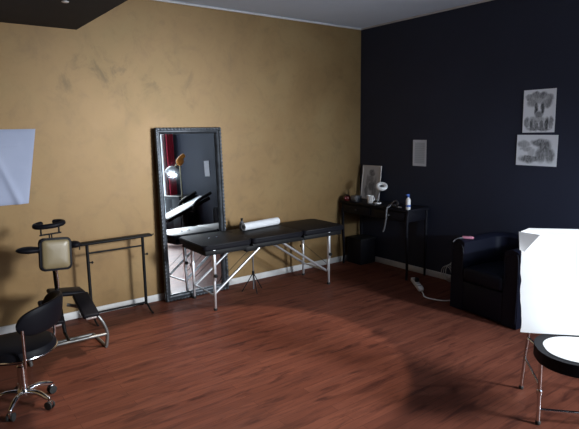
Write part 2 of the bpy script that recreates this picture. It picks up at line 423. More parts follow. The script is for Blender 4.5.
# slim folded stand under the table
t = thing('tripod_stand', 'thin dark stand with splayed legs beneath the massage table', 'stand', (-1.845, -.36, 0))
b = NB(); tube(b, [(-1.845, -.36, .03), (-1.845, -.36, .40)], .007); obj('pole', b, GREY, t)
for a in (20, 140, 260):
    b = NB(); tube(b, [(-1.845, -.36, .20), (-1.845 + .13 * math.cos(R(a)), -.36 + .10 * math.sin(R(a)), .006)], .005, 8); obj('leg', b, BLACK, t)
b = NB(); lathe(b, [(.012, .19), (.014, .2), (.012, .22)], (-1.845, -.36, 0), 14); obj('collar', b, BLACK, t)

# ------------------------------------------------------------------ garment rack
RY = -.17
t = thing('garment_rack', 'low black metal valet rack standing against the gold wall left of mirror', 'rack', (-3.12, RY, 0))
b = NB(); box(b, (-3.135, RY, .692), (.63, .085, .022), .009, 3, Matrix.Rotation(R(-.3), 3, 'Y')); obj('top_rail', b, BLACK, t)
for x in (-3.388, -2.90):
    b = NB(); tube(b, [(x, RY, .05), (x, RY, .69)], .0135, 12); ps = obj('post', b, BLACK, t)
    b = NB(); tube(b, [(x, RY, .30), (x + .035, RY - .01, .46)] if False else [(x, RY, .52), (x + .03, RY - .004, .52)], .006, 8); ellipsoid(b, (x + .034, RY - .004, .52), (.010, .010, .012), None, 10); obj('knob', b, BLACK, ps)
    b = NB(); tube(b, [(x, RY + .15, .008), (x, RY + .10, .020), (x, RY, .065), (x, RY - .10, .020), (x, RY - .155, .008)], .008, 10, False, 5); obj('foot', b, BLACK, t)
b = NB(); tube(b, [(-3.388, RY, .603), (-2.90, RY, .603)], .008); obj('hanging_bar', b, BLACK, t)
b = NB(); tube(b, [(-3.388, RY, .068), (-2.90, RY, .068)], .009); obj('lower_bar', b, BLACK, t)
b = NB(); tube(b, [(-2.83, RY, .69), (-2.80, RY, .688), (-2.795, RY, .70)], .005, 8); obj('hook', b, BLACK, t)

# ------------------------------------------------------------------ portable massage chair
t = thing('massage_chair', 'black massage chair with tan chest pad and face cradle by the gold wall', 'massage chair', (-3.70, -.72, 0))
CY = -.70
def uobj(name, bm, *a, **k):                        # the upper body of the chair stands a little nearer the wall than its base
    bmesh.ops.translate(bm, vec=(.021, .10, -.021), verts=bm.verts[:]); return obj(name, bm, *a, **k)
b = NB(); arc = [(-3.775 + .098 * math.cos(R(a)), CY + .02 + .052 * math.sin(R(a)), .976 + .006 * math.sin(R(a)) + .006 * math.cos(R(a))) for a in range(-240, 61, 15)]
tube(b, arc, .0185, 12, False, 0, 1.0)
for p in (arc[0], arc[-1]): ellipsoid(b, p, (.0185, .0185, .0185), None, 12)
hr = uobj('face_cradle', b, VINYL, t)
for x in (-3.838, -3.715):
    b = NB(); tube(b, [(x, CY, .905), (x, CY, .968)], .006, 8); uobj('cradle_post', b, BLACK, t)
b = NB(); tube(b, [(-3.85, CY, .904), (-3.70, CY, .910)], .006, 8); uobj('cradle_bar', b, BLACK, t)
for x in (-3.783, -3.767):
    b = NB(); tube(b, [(x, CY + .004, .906), (x, CY + .004, .86)], .005, 8); uobj('cradle_stem', b, BLACK, t)
PM = Matrix.Translation((-3.753, CY, .753)) @ Matrix.Rotation(R(3.5), 4, 'Y') @ Matrix.Rotation(R(90 - 6), 4, 'X')
b = NB(); prism(b, rrect(.222, .242, .032), -.028, .022, PM, .010); cp = uobj('chest_pad', b, VINYL, t)
b = NB(); pts = rrect(.192, .212, .026); 
lv = [(1.0, .021), (.97, .027), (.88, .032), (.6, .036), (.2, .037)]
rings = [[b.verts.new(PM @ V((x * s, y * s, z))) for x, y in pts] for s, z in lv]
for A, B in zip(rings, rings[1:]):
    for k in range(len(A)): b.faces.new((A[k], A[(k + 1) % len(A)], B[(k + 1) % len(A)], B[k]))
b.faces.new(rings[-1]); b.faces.new(rings[0][::-1])
uobj('pad_panel', b, TAN, cp, label='tan vinyl panel')
for x, w in ((-3.925, .088), (-3.608, .045)):
    b = NB(); ellipsoid(b, (x, CY + .02, .803), (w, .055, .026), Matrix.Rotation(R(4), 3, 'Y')); uobj('armrest', b, VINYL, t)
b = NB(); tube(b, [(-3.95, CY + .045, .785), (-3.76, CY + .05, .772), (-3.60, CY + .045, .782)], .010, 8, False, 4)
uobj('arm_bar', b, BLACK, t)
b = NB(); tube(b, [(-3.59, CY + .03, .79), (-3.572, CY + .02, .775), (-3.575, CY + .02, .755)], .005, 8); uobj('hook', b, BLACK, t)
b = NB(); tube(b, [(-3.757, CY + .045, .78), (-3.760, CY + .035, .64), (-3.757, CY + .02, .44), (-3.735, CY - .01, .13)], [.019, .013], 12, False, 5); uobj('column', b, BLACK, t)
b = NB(); tube(b, [(-3.757, CY - .004, .64), (-3.752, CY - .006, .49)], [.009, .006], 10); uobj('adjusting_rod', b, CHROME, t)
b = NB(); box(b, (-3.69, CY + .05, .436), (.25, .17, .034), .014, 3, Matrix.Rotation(R(7), 3, 'Y')); uobj('seat', b, VINYL, t)
for x, lab in ((-3.60, None), (-3.84, None)):
    b = NB(); box(b, (x, -.805, .362), (.115, .29, .036), .013, 3, Matrix.Rotation(R(20), 3, 'X')); kp = obj('knee_pad', b, VINYL, t)
    b = NB(); box(b, (x, -.93, .302), (.075, .02, .016), .004, 2, Matrix.Rotation(R(20), 3, 'X')); obj('pad_edge_glint', b, ALU, kp)  # pale metal strip stands in for light reflected on the pad's front edge
STEEL = vary(mat('grey_steel_tube', (.22, .22, .22), .35, .7), (.19, .19, .19), (.26, .26, .25), 10)
for x, s in ((-3.735, 1), (-3.735, -1)):
    b = NB()
    tube(b, [(x + s * .03, -.70, .36), (x + s * .16, -.76, .315), (x + s * .232, -.80, .235), (x + s * .274, -.81, .12), (x + s * .262, -.81, .011)], .0125, 12, False, 6)
    tube(b, [(x + s * .262, -.81, .011), (x + s * .255, -.50, .011)], .0115, 10)
    obj('leg', b, STEEL, t)
b = NB(); tube(b, [(-3.735 - .27, -.81, .115), (-3.735 + .27, -.81, .108)], .011, 10); obj('base_rail', b, STEEL, t)
b = NB(); tube(b, [(-3.735 - .255, -.5, .011), (-3.735 + .255, -.5, .011)], .011, 10); obj('base_rail', b, STEEL, t)
b = NB(); tube(b, [(-3.714, CY + .09, .112), (-3.735, -.81, .112)], .012, 10); obj('base_link', b, BLACK, t)

# ------------------------------------------------------------------ rolling stool
SC = V((-4.137, -1.36, 0))
t = thing('rolling_stool', 'low black rolling stool with curved backrest and chrome five-star base', 'stool', SC)
b = NB(); lathe(b, [(.10, .335), (.190, .341), (.203, .355), (.203, .379), (.192, .401), (.165, .411), (.08, .415), (.01, .4155)], SC, 40); st = obj('seat', b, VINYL, t)
b = NB(); tube(b, [SC + V((.203 * math.cos(R(a)), .203 * math.sin(R(a)), .359)) for a in range(0, 360, 9)], .006, 8, True); obj('seat_trim', b, CHROME, st)
b = NB(); lathe(b, [(.026, .10), (.026, .25), (.024, .252), (.017, .254), (.017, .338)], SC, 20); obj('gas_column', b, CHROME, t)
b = NB(); lathe(b, [(.034, .072), (.036, .078), (.036, .100), (.030, .108)], SC, 20); obj('hub', b, CHROME, t)
b = NB(); lathe(b, [(.055, .323), (.06, .327), (.06, .335), (.055, .337)], SC, 16); tube(b, [SC + V((.02, .02, .315)), SC + V((.15, .08, .304)), SC + V((.19, .10, .296))], .005, 8); obj('seat_plate', b, BLACK, t)
for k in range(5):
    a = R(-54 - 72 * k + 2); dv = V((math.cos(a), math.sin(a), 0)); rv = V((-dv.y, dv.x, 0))
    b = NB(); tube(b, [SC + dv * .02 + V((0, 0, .088)), SC + dv * .10 + V((0, 0, .092)), SC + dv * .165 + V((0, 0, .068)), SC + dv * .178 + V((0, 0, .060))], [.017, .012], 12, False, 5)
    ba = obj('base_arm', b, CHROME, t)
    cc = SC + dv * .182
    b = NB()
    for s in (-1, 1): lathe(b, [(.017, -.006), (.0245, -.005), (.0245, .005), (.017, .006)], cc + rv * (.013 * s) + V((0, 0, .0245)) - dv * .006, 18, V((0, 0, 1)).rotation_difference(rv).to_matrix())
    cs = obj('caster', b, RUBBER, t)
    b = NB(); box(b, cc + V((0, 0, .038)), (.030, .016, .030), .006, 2, Matrix.Rotation(a, 3, 'Z')); tube(b, [cc + V((0, 0, .045)), cc + V((0, 0, .064))], .006, 8); obj('caster_fork', b, CHROME, cs)
# curved backrest pad and its two chrome uprights
b = NB(); A0, A1, n = -100, 38, 44; rings = []
for i in range(n + 1):
    s = i / n; a = R(A0 + (A1 - A0) * s); e_ = max(0.0, abs(2 * s - 1)); hh = .084 * math.sqrt(max(.02, 1 - e_ ** 5)); zc = .568 + .022 * math.sin(math.pi * s); ring = []
    for k in range(16):
        ph = 2 * math.pi * k / 16; cr, cz_ = math.cos(ph), math.sin(ph)
        rr = .232 + .020 * math.copysign(abs(cr) ** .7, cr) + .14 * (hh * math.copysign(abs(cz_) ** .6, cz_))
        ring.append(b.verts.new(SC + V((rr * math.cos(a), rr * math.sin(a), zc + hh * math.copysign(abs(cz_) ** .6, cz_)))))
    rings.append(ring)
for A, B in zip(rings, rings[1:]):
    for k in range(16): b.faces.new((A[k], A[(k + 1) % 16], B[(k + 1) % 16], B[k]))
b.faces.new(rings[0][::-1]); b.faces.new(rings[-1])
obj('backrest', b, VINYL, t)
for a in (-93, 24):
    dv = V((math.cos(R(a)), math.sin(R(a)), 0))
    b = NB(); tube(b, [SC + dv * .05 + V((0, 0, .329)), SC + dv * .20 + V((0, 0, .325)), SC + dv * .236 + V((0, 0, .355)), SC + dv * .244 + V((0, 0, .55))], .0085, 10, False, 5); obj('back_bar', b, CHROME, t)

# ------------------------------------------------------------------ pale sheet on the gold wall
b = NB()
def wsheet(u, v):
    x0, x1 = -4.75, -3.775 + .10 * v
    z0, z1 = 1.045 + .01 * u, 1.645 + .008 * u
    x = x0 + (x1 - x0) * u; z = z0 + (z1 - z0) * v
    cr = .018 * math.exp(-((u - .93 + .30 * v) / .025) ** 2) * (1 - v) + .010 * math.exp(-((v - .80) / .02) ** 2) * (1 if u < .9 else 0) * .4
    puff = .022 * math.sin(math.pi * min(1, u)) ** .4 * math.sin(math.pi * v) ** .4 if 0 < v < 1 and 0 < u < 1 else 0
    return (x, -.012 - puff - cr, z)
sheet(b, wsheet, 80, 40, .004)
tag(obj('wall_hanging', b, BLUEW, loc=(-4.25, -.01, 1.05)), 'pale blue-white sheet stretched on the gold wall above the massage chair', 'sheet')

# ------------------------------------------------------------------ console desk in the corner
DZ, DX, DY0, DY1 = .772, -.385, -.045, -1.105
t = thing('console_desk', 'black console desk with slender curved legs in the room corner', 'desk', (-.2, -.57, 0))
b = NB(); box(b, ((DX - .02) / 2, (DY0 + DY1) / 2, DZ - .014), (-DX - .02, DY0 - DY1, .028), .006, 3); obj('desktop', b, LACQ, t)
b = NB(); box(b, (DX / 2 - .01, (DY0 + DY1) / 2, DZ - .085), (-DX - .07, DY0 - DY1 - .07, .115), .005); obj('apron', b, LACQ, t)
for y in (-.32, -.83):
    b = NB(); box(b, (DX + .020, y, DZ - .085), (.016, .44, .092), .005); dr = obj('drawer', b, LACQ, t)
    b = NB(); ellipsoid(b, (DX + .004, y, DZ - .085), (.011, .011, .011), None, 10); obj('drawer_knob', b, GREY, dr)
for x, sx in ((DX + .035, -1), (-.045, 1)):
    for y, sy in ((DY0 - .035, 1), (DY1 + .035, -1)):
        b = NB(); k = -1 if sx < 0 else 0
        tube(b, [(x, y, DZ - .03), (x + k * .012, y, DZ - .18), (x + k * .006, y, .40), (x - k * .006, y, .14), (x, y, .0)], [.021, .0125], 12, False, 5); obj('leg', b, LACQ, t)
# box under the desk
t = thing('storage_box', 'black box on the floor under the corner desk', 'box', (-.17, -.19, 0))
b = NB(); box(b, (-.155, -.19, .15), (.25, .24, .30), .01); obj('body', b, LACQ, t)
b = NB(); box(b, (-.155, -.19, .307), (.262, .252, .02), .006); obj('lid', b, BLACK, t)
# leaning framed drawing
def leaning(y0, y1, z0, z1, lean, xb):
    return Matrix.Translation((xb, (y0 + y1) / 2, z0)) @ Matrix.Rotation(R(-90), 4, 'Z') @ Matrix.Rotation(-lean, 4, 'X')
t = thing('picture_frame', 'framed pencil drawing of a figure leaning on the black wall atop the desk', 'picture', (-.05, -.195, DZ))
w, h = .305, .41
FM = Matrix.Translation((-.066, -.238, DZ + .002)) @ Matrix.Rotation(R(-90), 4, 'Z') @ Matrix.Rotation(R(-6), 4, 'X')   # local x along wall (towards -y world), -y outwards
b = NB()
for x0, x1, z0, z1 in ((-w/2, -w/2+.014, 0, h), (w/2-.014, w/2, 0, h), (-w/2+.014, w/2-.014, 0, .014), (-w/2+.014, w/2-.014, h-.014, h)):
    prism(b, [(x0, z0), (x1, z0), (x1, z1), (x0, z1)], -.002, .014, FM @ Matrix.Rotation(R(90), 4, 'X'), .002)
pf = obj('frame', b, mat('pale_wood', (.55, .51, .48), .5), t)
b = NB(); prism(b, [(-w/2+.012, .012), (w/2-.012, .012), (w/2-.012, h-.012), (-w/2+.012, h-.012)], .0, .006, FM @ Matrix.Rotation(R(90), 4, 'X'))
FIG = sketch_mat('figure_drawing', (.46, .45, .45), (.05, .05, .055), [], 20) if False else None
# ink shapes are laid out in the sheet's own frame: build the sheet local and place it
b.free()
def flat_sheet(w, h, th=.0015):
    bm = NB(); box(bm, (0, 0, 0), (w, th, h)); return bm
FIG = sketch_mat('figure_drawing', (.52, .51, .52), (.04, .04, .045), [(.012, .115, .042, .045, .95), (-.005, .045, .05, .05, .7), (.02, -.04, .055, .065, .8), (-.065, -.10, .03, .075, .75), (.06, -.11, .04, .055, .7), (-.055, .02, .025, .07, .6), (.075, .0, .022, .07, .55)], 30)
s_ = obj('drawing', flat_sheet(w - .024, h - .024), FIG, t, local=True)
s_.matrix_local = ROOT[t.name].inverted() @ FM @ Matrix.Translation((0, -.008, h / 2))
# small things on the desk
t = thing('jar', 'dark reddish round jar at the left end of the corner desk', 'jar', (-.325, -.115, DZ))
b = NB(); lathe(b, [(.03, 0), (.042, .012), (.045, .03), (.038, .05), (.026, .058)], (-.325, -.115, DZ)); obj('body', b, DKRED, t)
b = NB(); lathe(b, [(.028, .056), (.03, .06), (.02, .07), (.008, .074)], (-.325, -.115, DZ)); obj('lid', b, BLACK, t)
b = NB(); ellipsoid(b, (-.3665, -.125, DZ + .030), (.006, .012, .010), None, 10); obj('pink_highlight', b, PINK, t, label='small pink highlight')  # pink blob added in place of the highlight on the jar
t = thing('radio_box', 'small dark grey box between the reddish jar and white cup', 'box', (-.29, -.235, DZ))
b = NB(); box(b, (-.29, -.235, DZ + .035), (.09, .10, .07), .008); obj('case', b, GREY, t)
b = NB(); box(b, (-.337, -.235, DZ + .042), (.006, .07, .035), .002); obj('front_panel', b, mat('dull_grey', (.2, .2, .21), .4), t)
t = thing('cup', 'white cup on the corner desk beside the framed drawing', 'cup', (-.285, -.46, DZ))
b = NB(); lathe(b, [(.028, 0), (.032, .003), (.039, .078), (.041, .088), (.037, .088), (.032, .01), (.004, .008)], (-.285, -.46, DZ)); obj('body', b, PLASW, t)
b = NB(); tube(b, [(-.253, -.455, DZ + .062), (-.225, -.462, DZ + .055), (-.225, -.462, DZ + .03), (-.256, -.455, DZ + .02)], .005, 8, False, 5); obj('handle', b, PLASW, t)
t = thing('desk_lamp', 'ring lamp with round white head and base on the corner desk', 'lamp', (-.25, -.54, DZ))
b = NB(); lathe(b, [(.040, 0), (.042, .004), (.040, .012), (.012, .016)], (-.25, -.54, DZ)); obj('base', b, PLASW, t)
b = NB(); tube(b, [(-.25, -.54, DZ + .012), (-.245, -.54, DZ + .07), (-.235, -.55, DZ + .13), (-.225, -.568, DZ + .172)], .006, 8, False, 6); obj('stem', b, GREY, t)
Q = V((0, 0, 1)).rotation_difference(V((-.40, -.40, .82)).normalized()).to_matrix()
hc = V((-.235, -.588, DZ + .200))
b = NB(); tube(b, [hc + Q @ V((.046 * math.cos(R(a)), .046 * math.sin(R(a)), 0)) for a in range(0, 360, 12)], .021, 10, True); hd = obj('ring_head', b, PLASW, t)
b = NB(); lathe(b, [(.026, -.004), (.028, 0), (.022, .004), (.005, .006)], hc, 24, Q); obj('lens', b, mat('lens_glass', (.10, .11, .12), .1), hd)
t = thing('tattoo_machine', 'grey tattoo machine with its hose hanging over the desk front', 'tattoo machine', (-.34, -.83, DZ))
b = NB(); box(b, (-.32, -.855, DZ + .016), (.03, .07, .026), .007); tube(b, [(-.32, -.82, DZ + .016), (-.325, -.77, DZ + .014)], .008, 10); obj('body', b, GREY, t)
b = NB(); tube(b, [(-.32, -.885, DZ + .018), (-.325, -.915, DZ + .045), (-.335, -.89, DZ + .072), (-.345, -.855, DZ + .05), (-.365, -.835, DZ + .016), (-.402, -.825, DZ - .01), (-.416, -.825, DZ - .12), (-.414, -.805, DZ - .22), (-.420, -.79, DZ - .27)], .010, 10, False, 8); obj('hose', b, GREY, t)
b = NB(); ellipsoid(b, (-.345, -.955, DZ + .011), (.018, .026, .0115), None, 12); tag(obj('soap', b, mat('grey_soap', (.4, .4, .42), .5), loc=(-.345, -.955, DZ)), 'small pale oval piece at the front edge of the black desk', 'soap')
t = thing('spray_bottle', 'white spray bottle with blue band on the right end of the desk', 'bottle', (-.350, -1.074, DZ))
BX = (-.350, -1.074, DZ)
b = NB(); lathe(b, [(.022, 0), (.025, .004), (.025, .10), (.020, .116), (.010, .124), (.010, .134)], BX); obj('body', b, PLASW, t)
b = NB(); lathe(b, [(.0256, .03), (.0259, .032), (.0259, .05), (.0256, .052)], BX); obj('band', b, LABELB, t)
b = NB(); lathe(b, [(.013, .130), (.014, .132), (.014, .148), (.009, .152)], BX); box(b, (-.362, -1.074, DZ + .158), (.05, .016, .014), .004); obj('trigger', b, LABELB, t)

# ------------------------------------------------------------------ papers on the black wall
def wall_paper(name, y, z, w, h, m, label, cat, tilt=0.0, group=None):
    bm = NB(); nx, nz = 8, 8
    sheet(bm, lambda u, v: ((u - .5) * w, -.004 * (abs(2 * u - 1) ** 3) * (.4 + .6 * v) - .001, (v - .5) * h), nx, nz, .0012)
    o = obj(name, bm, m, local=True); o.location = (-.003, y, z); o.rotation_euler = (0, tilt, R(-90))
    o.rotation_mode = 'XYZ'; tag(o, label, cat, group); return o
NOTE = mat('printed_notice', (.5, .52, .56), .8)
tc = coords(NOTE, (1, 1, 1))
wv = N(NOTE, 'ShaderNodeTexWave'); wv.bands_direction = 'Z'; wv.inputs['Scale'].default_value = 16; wv.inputs['Distortion'].default_value = 1.0; wv.inputs['Detail'].default_value = 2; wv.inputs['Detail Scale'].default_value = 8
L(NOTE, tc, wv.inputs['Vector'])
sx_ = N(NOTE, 'ShaderNodeSeparateXYZ'); L(NOTE, tc, sx_.inputs[0])
ab = N(NOTE, 'ShaderNodeMath', operation='ABSOLUTE'); L(NOTE, sx_.outputs[0], ab.inputs[0])
az = N(NOTE, 'ShaderNodeMath', operation='ABSOLUTE'); L(NOTE, sx_.outputs[2], az.inputs[0])
ix = N(NOTE, 'ShaderNodeMath', operation='LESS_THAN'); L(NOTE, ab.outputs[0], ix.inputs[0]); ix.inputs[1].default_value = .068
iz = N(NOTE, 'ShaderNodeMath', operation='LESS_THAN'); L(NOTE, az.outputs[0], iz.inputs[0]); iz.inputs[1].default_value = .112
ii = N(NOTE, 'ShaderNodeMath', operation='MULTIPLY'); L(NOTE, ix.outputs[0], ii.inputs[0]); L(NOTE, iz.outputs[0], ii.inputs[1])
im = N(NOTE, 'ShaderNodeMath', operation='MULTIPLY'); L(NOTE, ii.outputs[0], im.inputs[0]); L(NOTE, wv.outputs['Fac'], im.inputs[1])
c_ = mix(NOTE, (.60, .61, .64), (.50, .52, .55), ii.outputs[0]); c_ = mix(NOTE, c_, (.40, .42, .45), im.outputs[0])
L(NOTE, c_, bsdf(NOTE).inputs['Base Color'])
wall_paper('notice_sign', -.926, 1.348, .185, .285, NOTE, 'grey printed notice sheet on the black wall above the desk', 'notice')
P1 = sketch_mat('plumed_portrait', (.85, .86, .89), (.025, .027, .03), [(-.085, .12, .04, .03, .7), (-.035, .14, .045, .03, .8), (.03, .135, .045, .032, .85), (.085, .115, .038, .034, .7), (-.065, .075, .045, .04, .7), (.07, .07, .042, .045, .75), (0, .10, .06, .04, .6), (-.03, .03, .018, .06, 1.0), (.03, .03, .018, .06, 1.0), (0, -.03, .03, .03, .8), (-.02, -.075, .08, .035, .55), (-.11, -.10, .022, .05, .8), (-.065, -.115, .022, .055, .9), (-.02, -.125, .02, .05, .95), (.025, -.125, .02, .05, .9), (.07, -.115, .022, .055, .95), (.11, -.10, .02, .05, .8), (0, -.155, .10, .018, .9)], 48)
wall_paper('art_drawing', -2.238, 1.752, .292, .376, P1, 'upright pencil drawing, the upper of the two on the black wall', 'drawing', R(-.4), 'pencil drawings on the black wall')
P2 = sketch_mat('winged_drawing', (.85, .86, .89), (.03, .032, .035), [(-.12, .055, .055, .035, .6), (-.10, .01, .05, .02, .55), (-.06, -.075, .10, .035, .85), (.02, .07, .07, .035, .95), (.075, .03, .06, .055, .85), (.115, -.04, .045, .06, .8), (.04, -.035, .045, .07, .8), (-.045, -.02, .035, .03, .4)], 44)
wall_paper('art_drawing', -2.236, 1.405, .375, .276, P2, 'sideways pencil drawing below the upright one on the black wall', 'drawing', R(.3), 'pencil drawings on the black wall')
wall_paper('notice_sign', -4.11, 1.23, .19, .29, PAPER, 'white paper sheet on the dark wall, seen in the mirror', 'notice')

# ------------------------------------------------------------------ power strip, cords
t = thing('power_strip', 'white power strip on the floor before the desk', 'power strip', (-.44, -1.30, 0))
p0, p1 = V((-.315, -1.135, 0)), V((-.545, -1.43, 0)); d = (p1 - p0).normalized(); ang = math.atan2(d.y, d.x); c = (p0 + p1) / 2; ln = (p1 - p0).length
b = NB(); box(b, c + V((0, 0, .022)), (ln, .055, .044), .012, 3, Matrix.Rotation(ang, 3, 'Z')); body = obj('body', b, PLASW, t)
SOCK = mat('socket_grey', (.3, .3, .31), .6)
for k in range(4):
    b = NB(); lathe(b, [(.0185, 0), (.0185, .0025)], c + d * ((k - 1.5) * .075) + V((0, 0, .0435)), 18); obj('socket', b, SOCK, body)
b = NB(); box(b, c + d * -.015 + V((0, 0, .066)), (.045, .042, .045), .01, 2, Matrix.Rotation(ang, 3, 'Z')); obj('plug', b, BLACK, t, label='black plug')
b = NB(); tube(b, [p1 + V((-.0, 0, .02)), p1 + d * .03 + V((0, 0, .012)), (-.60, -1.50, .006), (-.655, -1.56, .005), (-.655, -1.66, .005), (-.60, -1.76, .005), (-.48, -1.80, .005), (-.36, -1.79, .005), (-.2, -1.74, .005)], .0055, 8, False, 8); obj('cord', b, PLASW, t)
b = NB()
for k in range(3):
    tube(b, [(-.055 - .012 * k, -1.405 + .012 * k + (.052 + .006 * k) * math.cos(R(a)), .10 + (.094 - .010 * k) * math.sin(R(a))) for a in range(0, 360, 20)], .0045, 8, True)
tube(b, [(-.06, -1.405, .193), (-.045, -1.405 - .05, .26), (-.03, -1.405 - .12, .30)], .0045, 8, False, 4)
tag(obj('cable_coil', b, mat('grey_white_cable', (.45, .44, .42), .5), loc=(-.1, -1.5, 0)), 'coil of pale cable standing between the wall and the armchair', 'cable')

# ------------------------------------------------------------------ tub armchair
AX, AY = -.425, -2.255
AROT = Matrix.Translation((AX, AY, 0)) @ Matrix.Rotation(R(6.5), 4, 'Z').inverted() @ Matrix.Translation((-AX, -AY, 0))
def aobj(name, bm, *a, **k):
    bmesh.ops.transform(bm, matrix=AROT, verts=bm.verts[:]); return obj(name, bm, *a, **k)
t = thing('armchair', 'black leather tub armchair against the black wall', 'armchair', (AX, AY, 0))
AD, AW, AR, AT = .62, .69, .17, .14          # depth (x), width (y), back corner radius, wall thickness
def ushape(inset, n=8):
    """U outline open to -x: from the front of one arm round the back to the front of the other"""
    xf, xb, yw, r = -AD / 2, AD / 2 - inset, AW / 2 - inset, max(.02, AR - inset * .6)
    P = [(xf, -yw)]
    for k in range(n + 1): a = R(-90 + 90 * k / n); P.append((xb - r + r * math.cos(a), -yw + r + r * math.sin(a)))
    for k in range(n + 1): a = R(90 * k / n); P.append((xb - r + r * math.cos(a), yw - r + r * math.sin(a)))
    P.append((xf, yw)); return P
b = NB(); O, I = ushape(0), ushape(AT)
def top(x): return .655 - .014 * max(0, (AD / 2 - .1 - x) / AD) ** 1.5
lay = [(0, .012, 0), (0, .3, 0), (0, 1, -.025), (.18, 1, -.006), (.5, 1, .004), (.82, 1, -.006), (1, 1, -.025), (1, .5, 0), (1, .25, 0), (1, .012, 0)]
rings = []
for mixf, zf, dz in lay:
    ring = []
    for (ox, oy), (ix_, iy_) in zip(O, I):
        x, y = ox + (ix_ - ox) * mixf, oy + (iy_ - oy) * mixf
        ring.append(b.verts.new(V((AX + x, AY + y, (top(x) * zf if zf < 1 else top(x)) + dz))))
    rings.append(ring)
for A, B in zip(rings, rings[1:]):
    for k in range(len(A) - 1): b.faces.new((A[k], A[k + 1], B[k + 1], B[k]))
b.faces.new([r[0] for r in rings]); b.faces.new([r[-1] for r in rings][::-1])
A, B = rings[-1], rings[0]
for k in range(len(A) - 1): b.faces.new((A[k], A[k + 1], B[k + 1], B[k]))
aobj('shell', b, LEATHER, t, angle=50)
for s in (-1, 1):
    b = NB(); tube(b, [(AX - AD / 2 - .002, AY + s * (AW / 2 - .012), .05), (AX - AD / 2 - .002, AY + s * (AW / 2 - .012), .57), (AX - AD / 2 - .002, AY + s * (AW / 2 - .065), .606), (AX - AD / 2 - .002, AY + s * (AW / 2 - AT + .012), .57), (AX - AD / 2 - .002, AY + s * (AW / 2 - AT + .012), .33)], .005, 8, False, 4); aobj('piping', b, LEATHER, t)
b = NB(); box(b, (AX - .085, AY, .345), (.49, AW - 2 * AT - .006, .13), .035, 4); aobj('seat_cushion', b, LEATHER, t)
b = NB(); box(b, (AX - .075, AY, .146), (.47, AW - 2 * AT - .004, .26), .008); aobj('front_panel', b, LEATHER, t)
for sx in (-1, 1):
    for sy in (-1, 1):
        b = NB(); lathe(b, [(.018, 0), (.024, .04)], (AX + sx * .24, AY + sy * .27, 0), 14); aobj('foot', b, LACQ, t)
t = thing('headphones', 'pink and grey headset resting on the left armchair top', 'headset', (-.62, -1.94, .64))
b = NB(); tube(b, [(-.72, -1.905, .615), (-.70, -1.925, .640), (-.67, -1.955, .650), (-.63, -1.975, .650)], .0055, 8, False, 5); obj('band', b, GREY, t)
b = NB(); box(b, (-.62, -1.985, .652), (.10, .05, .02), .009, 3, Matrix.Rotation(R(-60), 3, 'Z')); obj('ear_pad', b, PINK, t)

# ------------------------------------------------------------------ tattoo chair with white sheet, right edge
F = V((-.75, -.66, 0)).normalized(); RR = V((.66, -.75, 0)).normalized(); UP = V((0, 0, 1))
BL = V((-1.800, -3.190, 0))                         # back-left corner of the seat on the floor
def P(f, r, z): return BL + F * f + RR * r + UP * z
BM = Matrix((( RR.x, F.x, 0, 0), (RR.y, F.y, 0, 0), (0, 0, 1, 0), (0, 0, 0, 1)))   # columns: across, forward, up
CW = .56
t = thing('tattoo_chair', 'black padded tattoo chair on chrome tube legs at the right edge', 'chair', P(.22, CW / 2, 0))
M0 = Matrix.Translation(P(.215, CW / 2, 0)) @ BM
b = NB(); prism(b, rrect(CW, .445, .20, 12), .385, .450, M0, .022); obj('seat', b, VINYL, t)
b = NB(); box(b, P(-.045, CW / 2, .73), (CW - .04, .055, .56), .024, 3, BM.to_3x3() @ Matrix.Rotation(R(4), 3, 'X')); obj('backrest', b, VINYL, t)
for r in (.035, CW - .035):
    b = NB(); tube(b, [P(.215, r, .012), P(.205, r, .20), P(.190, r, .385)], .0105, 12, False, 6); lg = obj('front_leg', b, CHROME, t)
    b = NB(); lathe(b, [(.013, -.016), (.016, -.01), (.016, .01), (.013, .016)], P(.206, r, .185), 14); obj('joint', b, CHROME, lg)
    b = NB(); lathe(b, [(.012, 0), (.014, .004), (.014, .018), (.011, .022)], P(.215, r, 0), 12); obj('foot', b, RUBBER, lg)
    b = NB(); tube(b, [P(-.19, r, .012), P(-.15, r, .20), P(-.09, r, .40), P(-.06, r, .52)], .0095, 12, False, 6); lg = obj('rear_leg', b, CHROME, t)
    b = NB(); lathe(b, [(.012, 0), (.014, .004), (.014, .018), (.011, .022)], P(-.19, r, 0), 12); obj('foot', b, RUBBER, lg)
    b = NB(); tube(b, [P(.204, r, .22), P(-.145, r, .225)], .007, 10); obj('side_rail', b, CHROME, t)
    b = NB(); tube(b, [P(-.10, r, .372), P(.36, r + (.07 if r < .2 else -.07), .372)], .009, 10); obj('seat_rail', b, CHROME, t)
b = NB(); tube(b, [P(.211, .035, .085), P(.211, CW - .035, .085)], .0085, 10); obj('front_rail', b, CHROME, t)
# sheet over the backrest: up the front, over the top, a little way down behind
b = NB()
def cover(u, v):
    r = -.057 + (CW + .092) * u
    edge = (.012 * noise.noise(V((v * 5, 3.1, 0))) + .004 * noise.noise(V((v * 19, .4, 2)))) * (1 - u) ** 2
    if v < .86:
        s = v / .86; z = .4535 + (1.032 - .4535) * s
        f = .030 - .05 * s + .0025 * math.sin(u * 9 + s * 2.5)
        r += edge + .035 * (1 - s) * (1 - u) ** 3 * .6
    else:
        s = (v - .86) / .14; a = s * math.pi
        f = -.056 - .036 * (1 - math.cos(a)) + .036 * 0; z = 1.032 + .012 * math.sin(a) - .16 * max(0, s - .5) * 2
        f = -.02 - .055 * (1 - math.cos(min(a, math.pi)))
        r += .075 * min(1, s * 1.6) * (1 - u) ** 2
    return P(f, r, z)
sheet(b, cover, 40, 50, .0025)
cl = obj('sheet', b, SHEETW, loc=tuple(P(0, CW / 2, .44)))
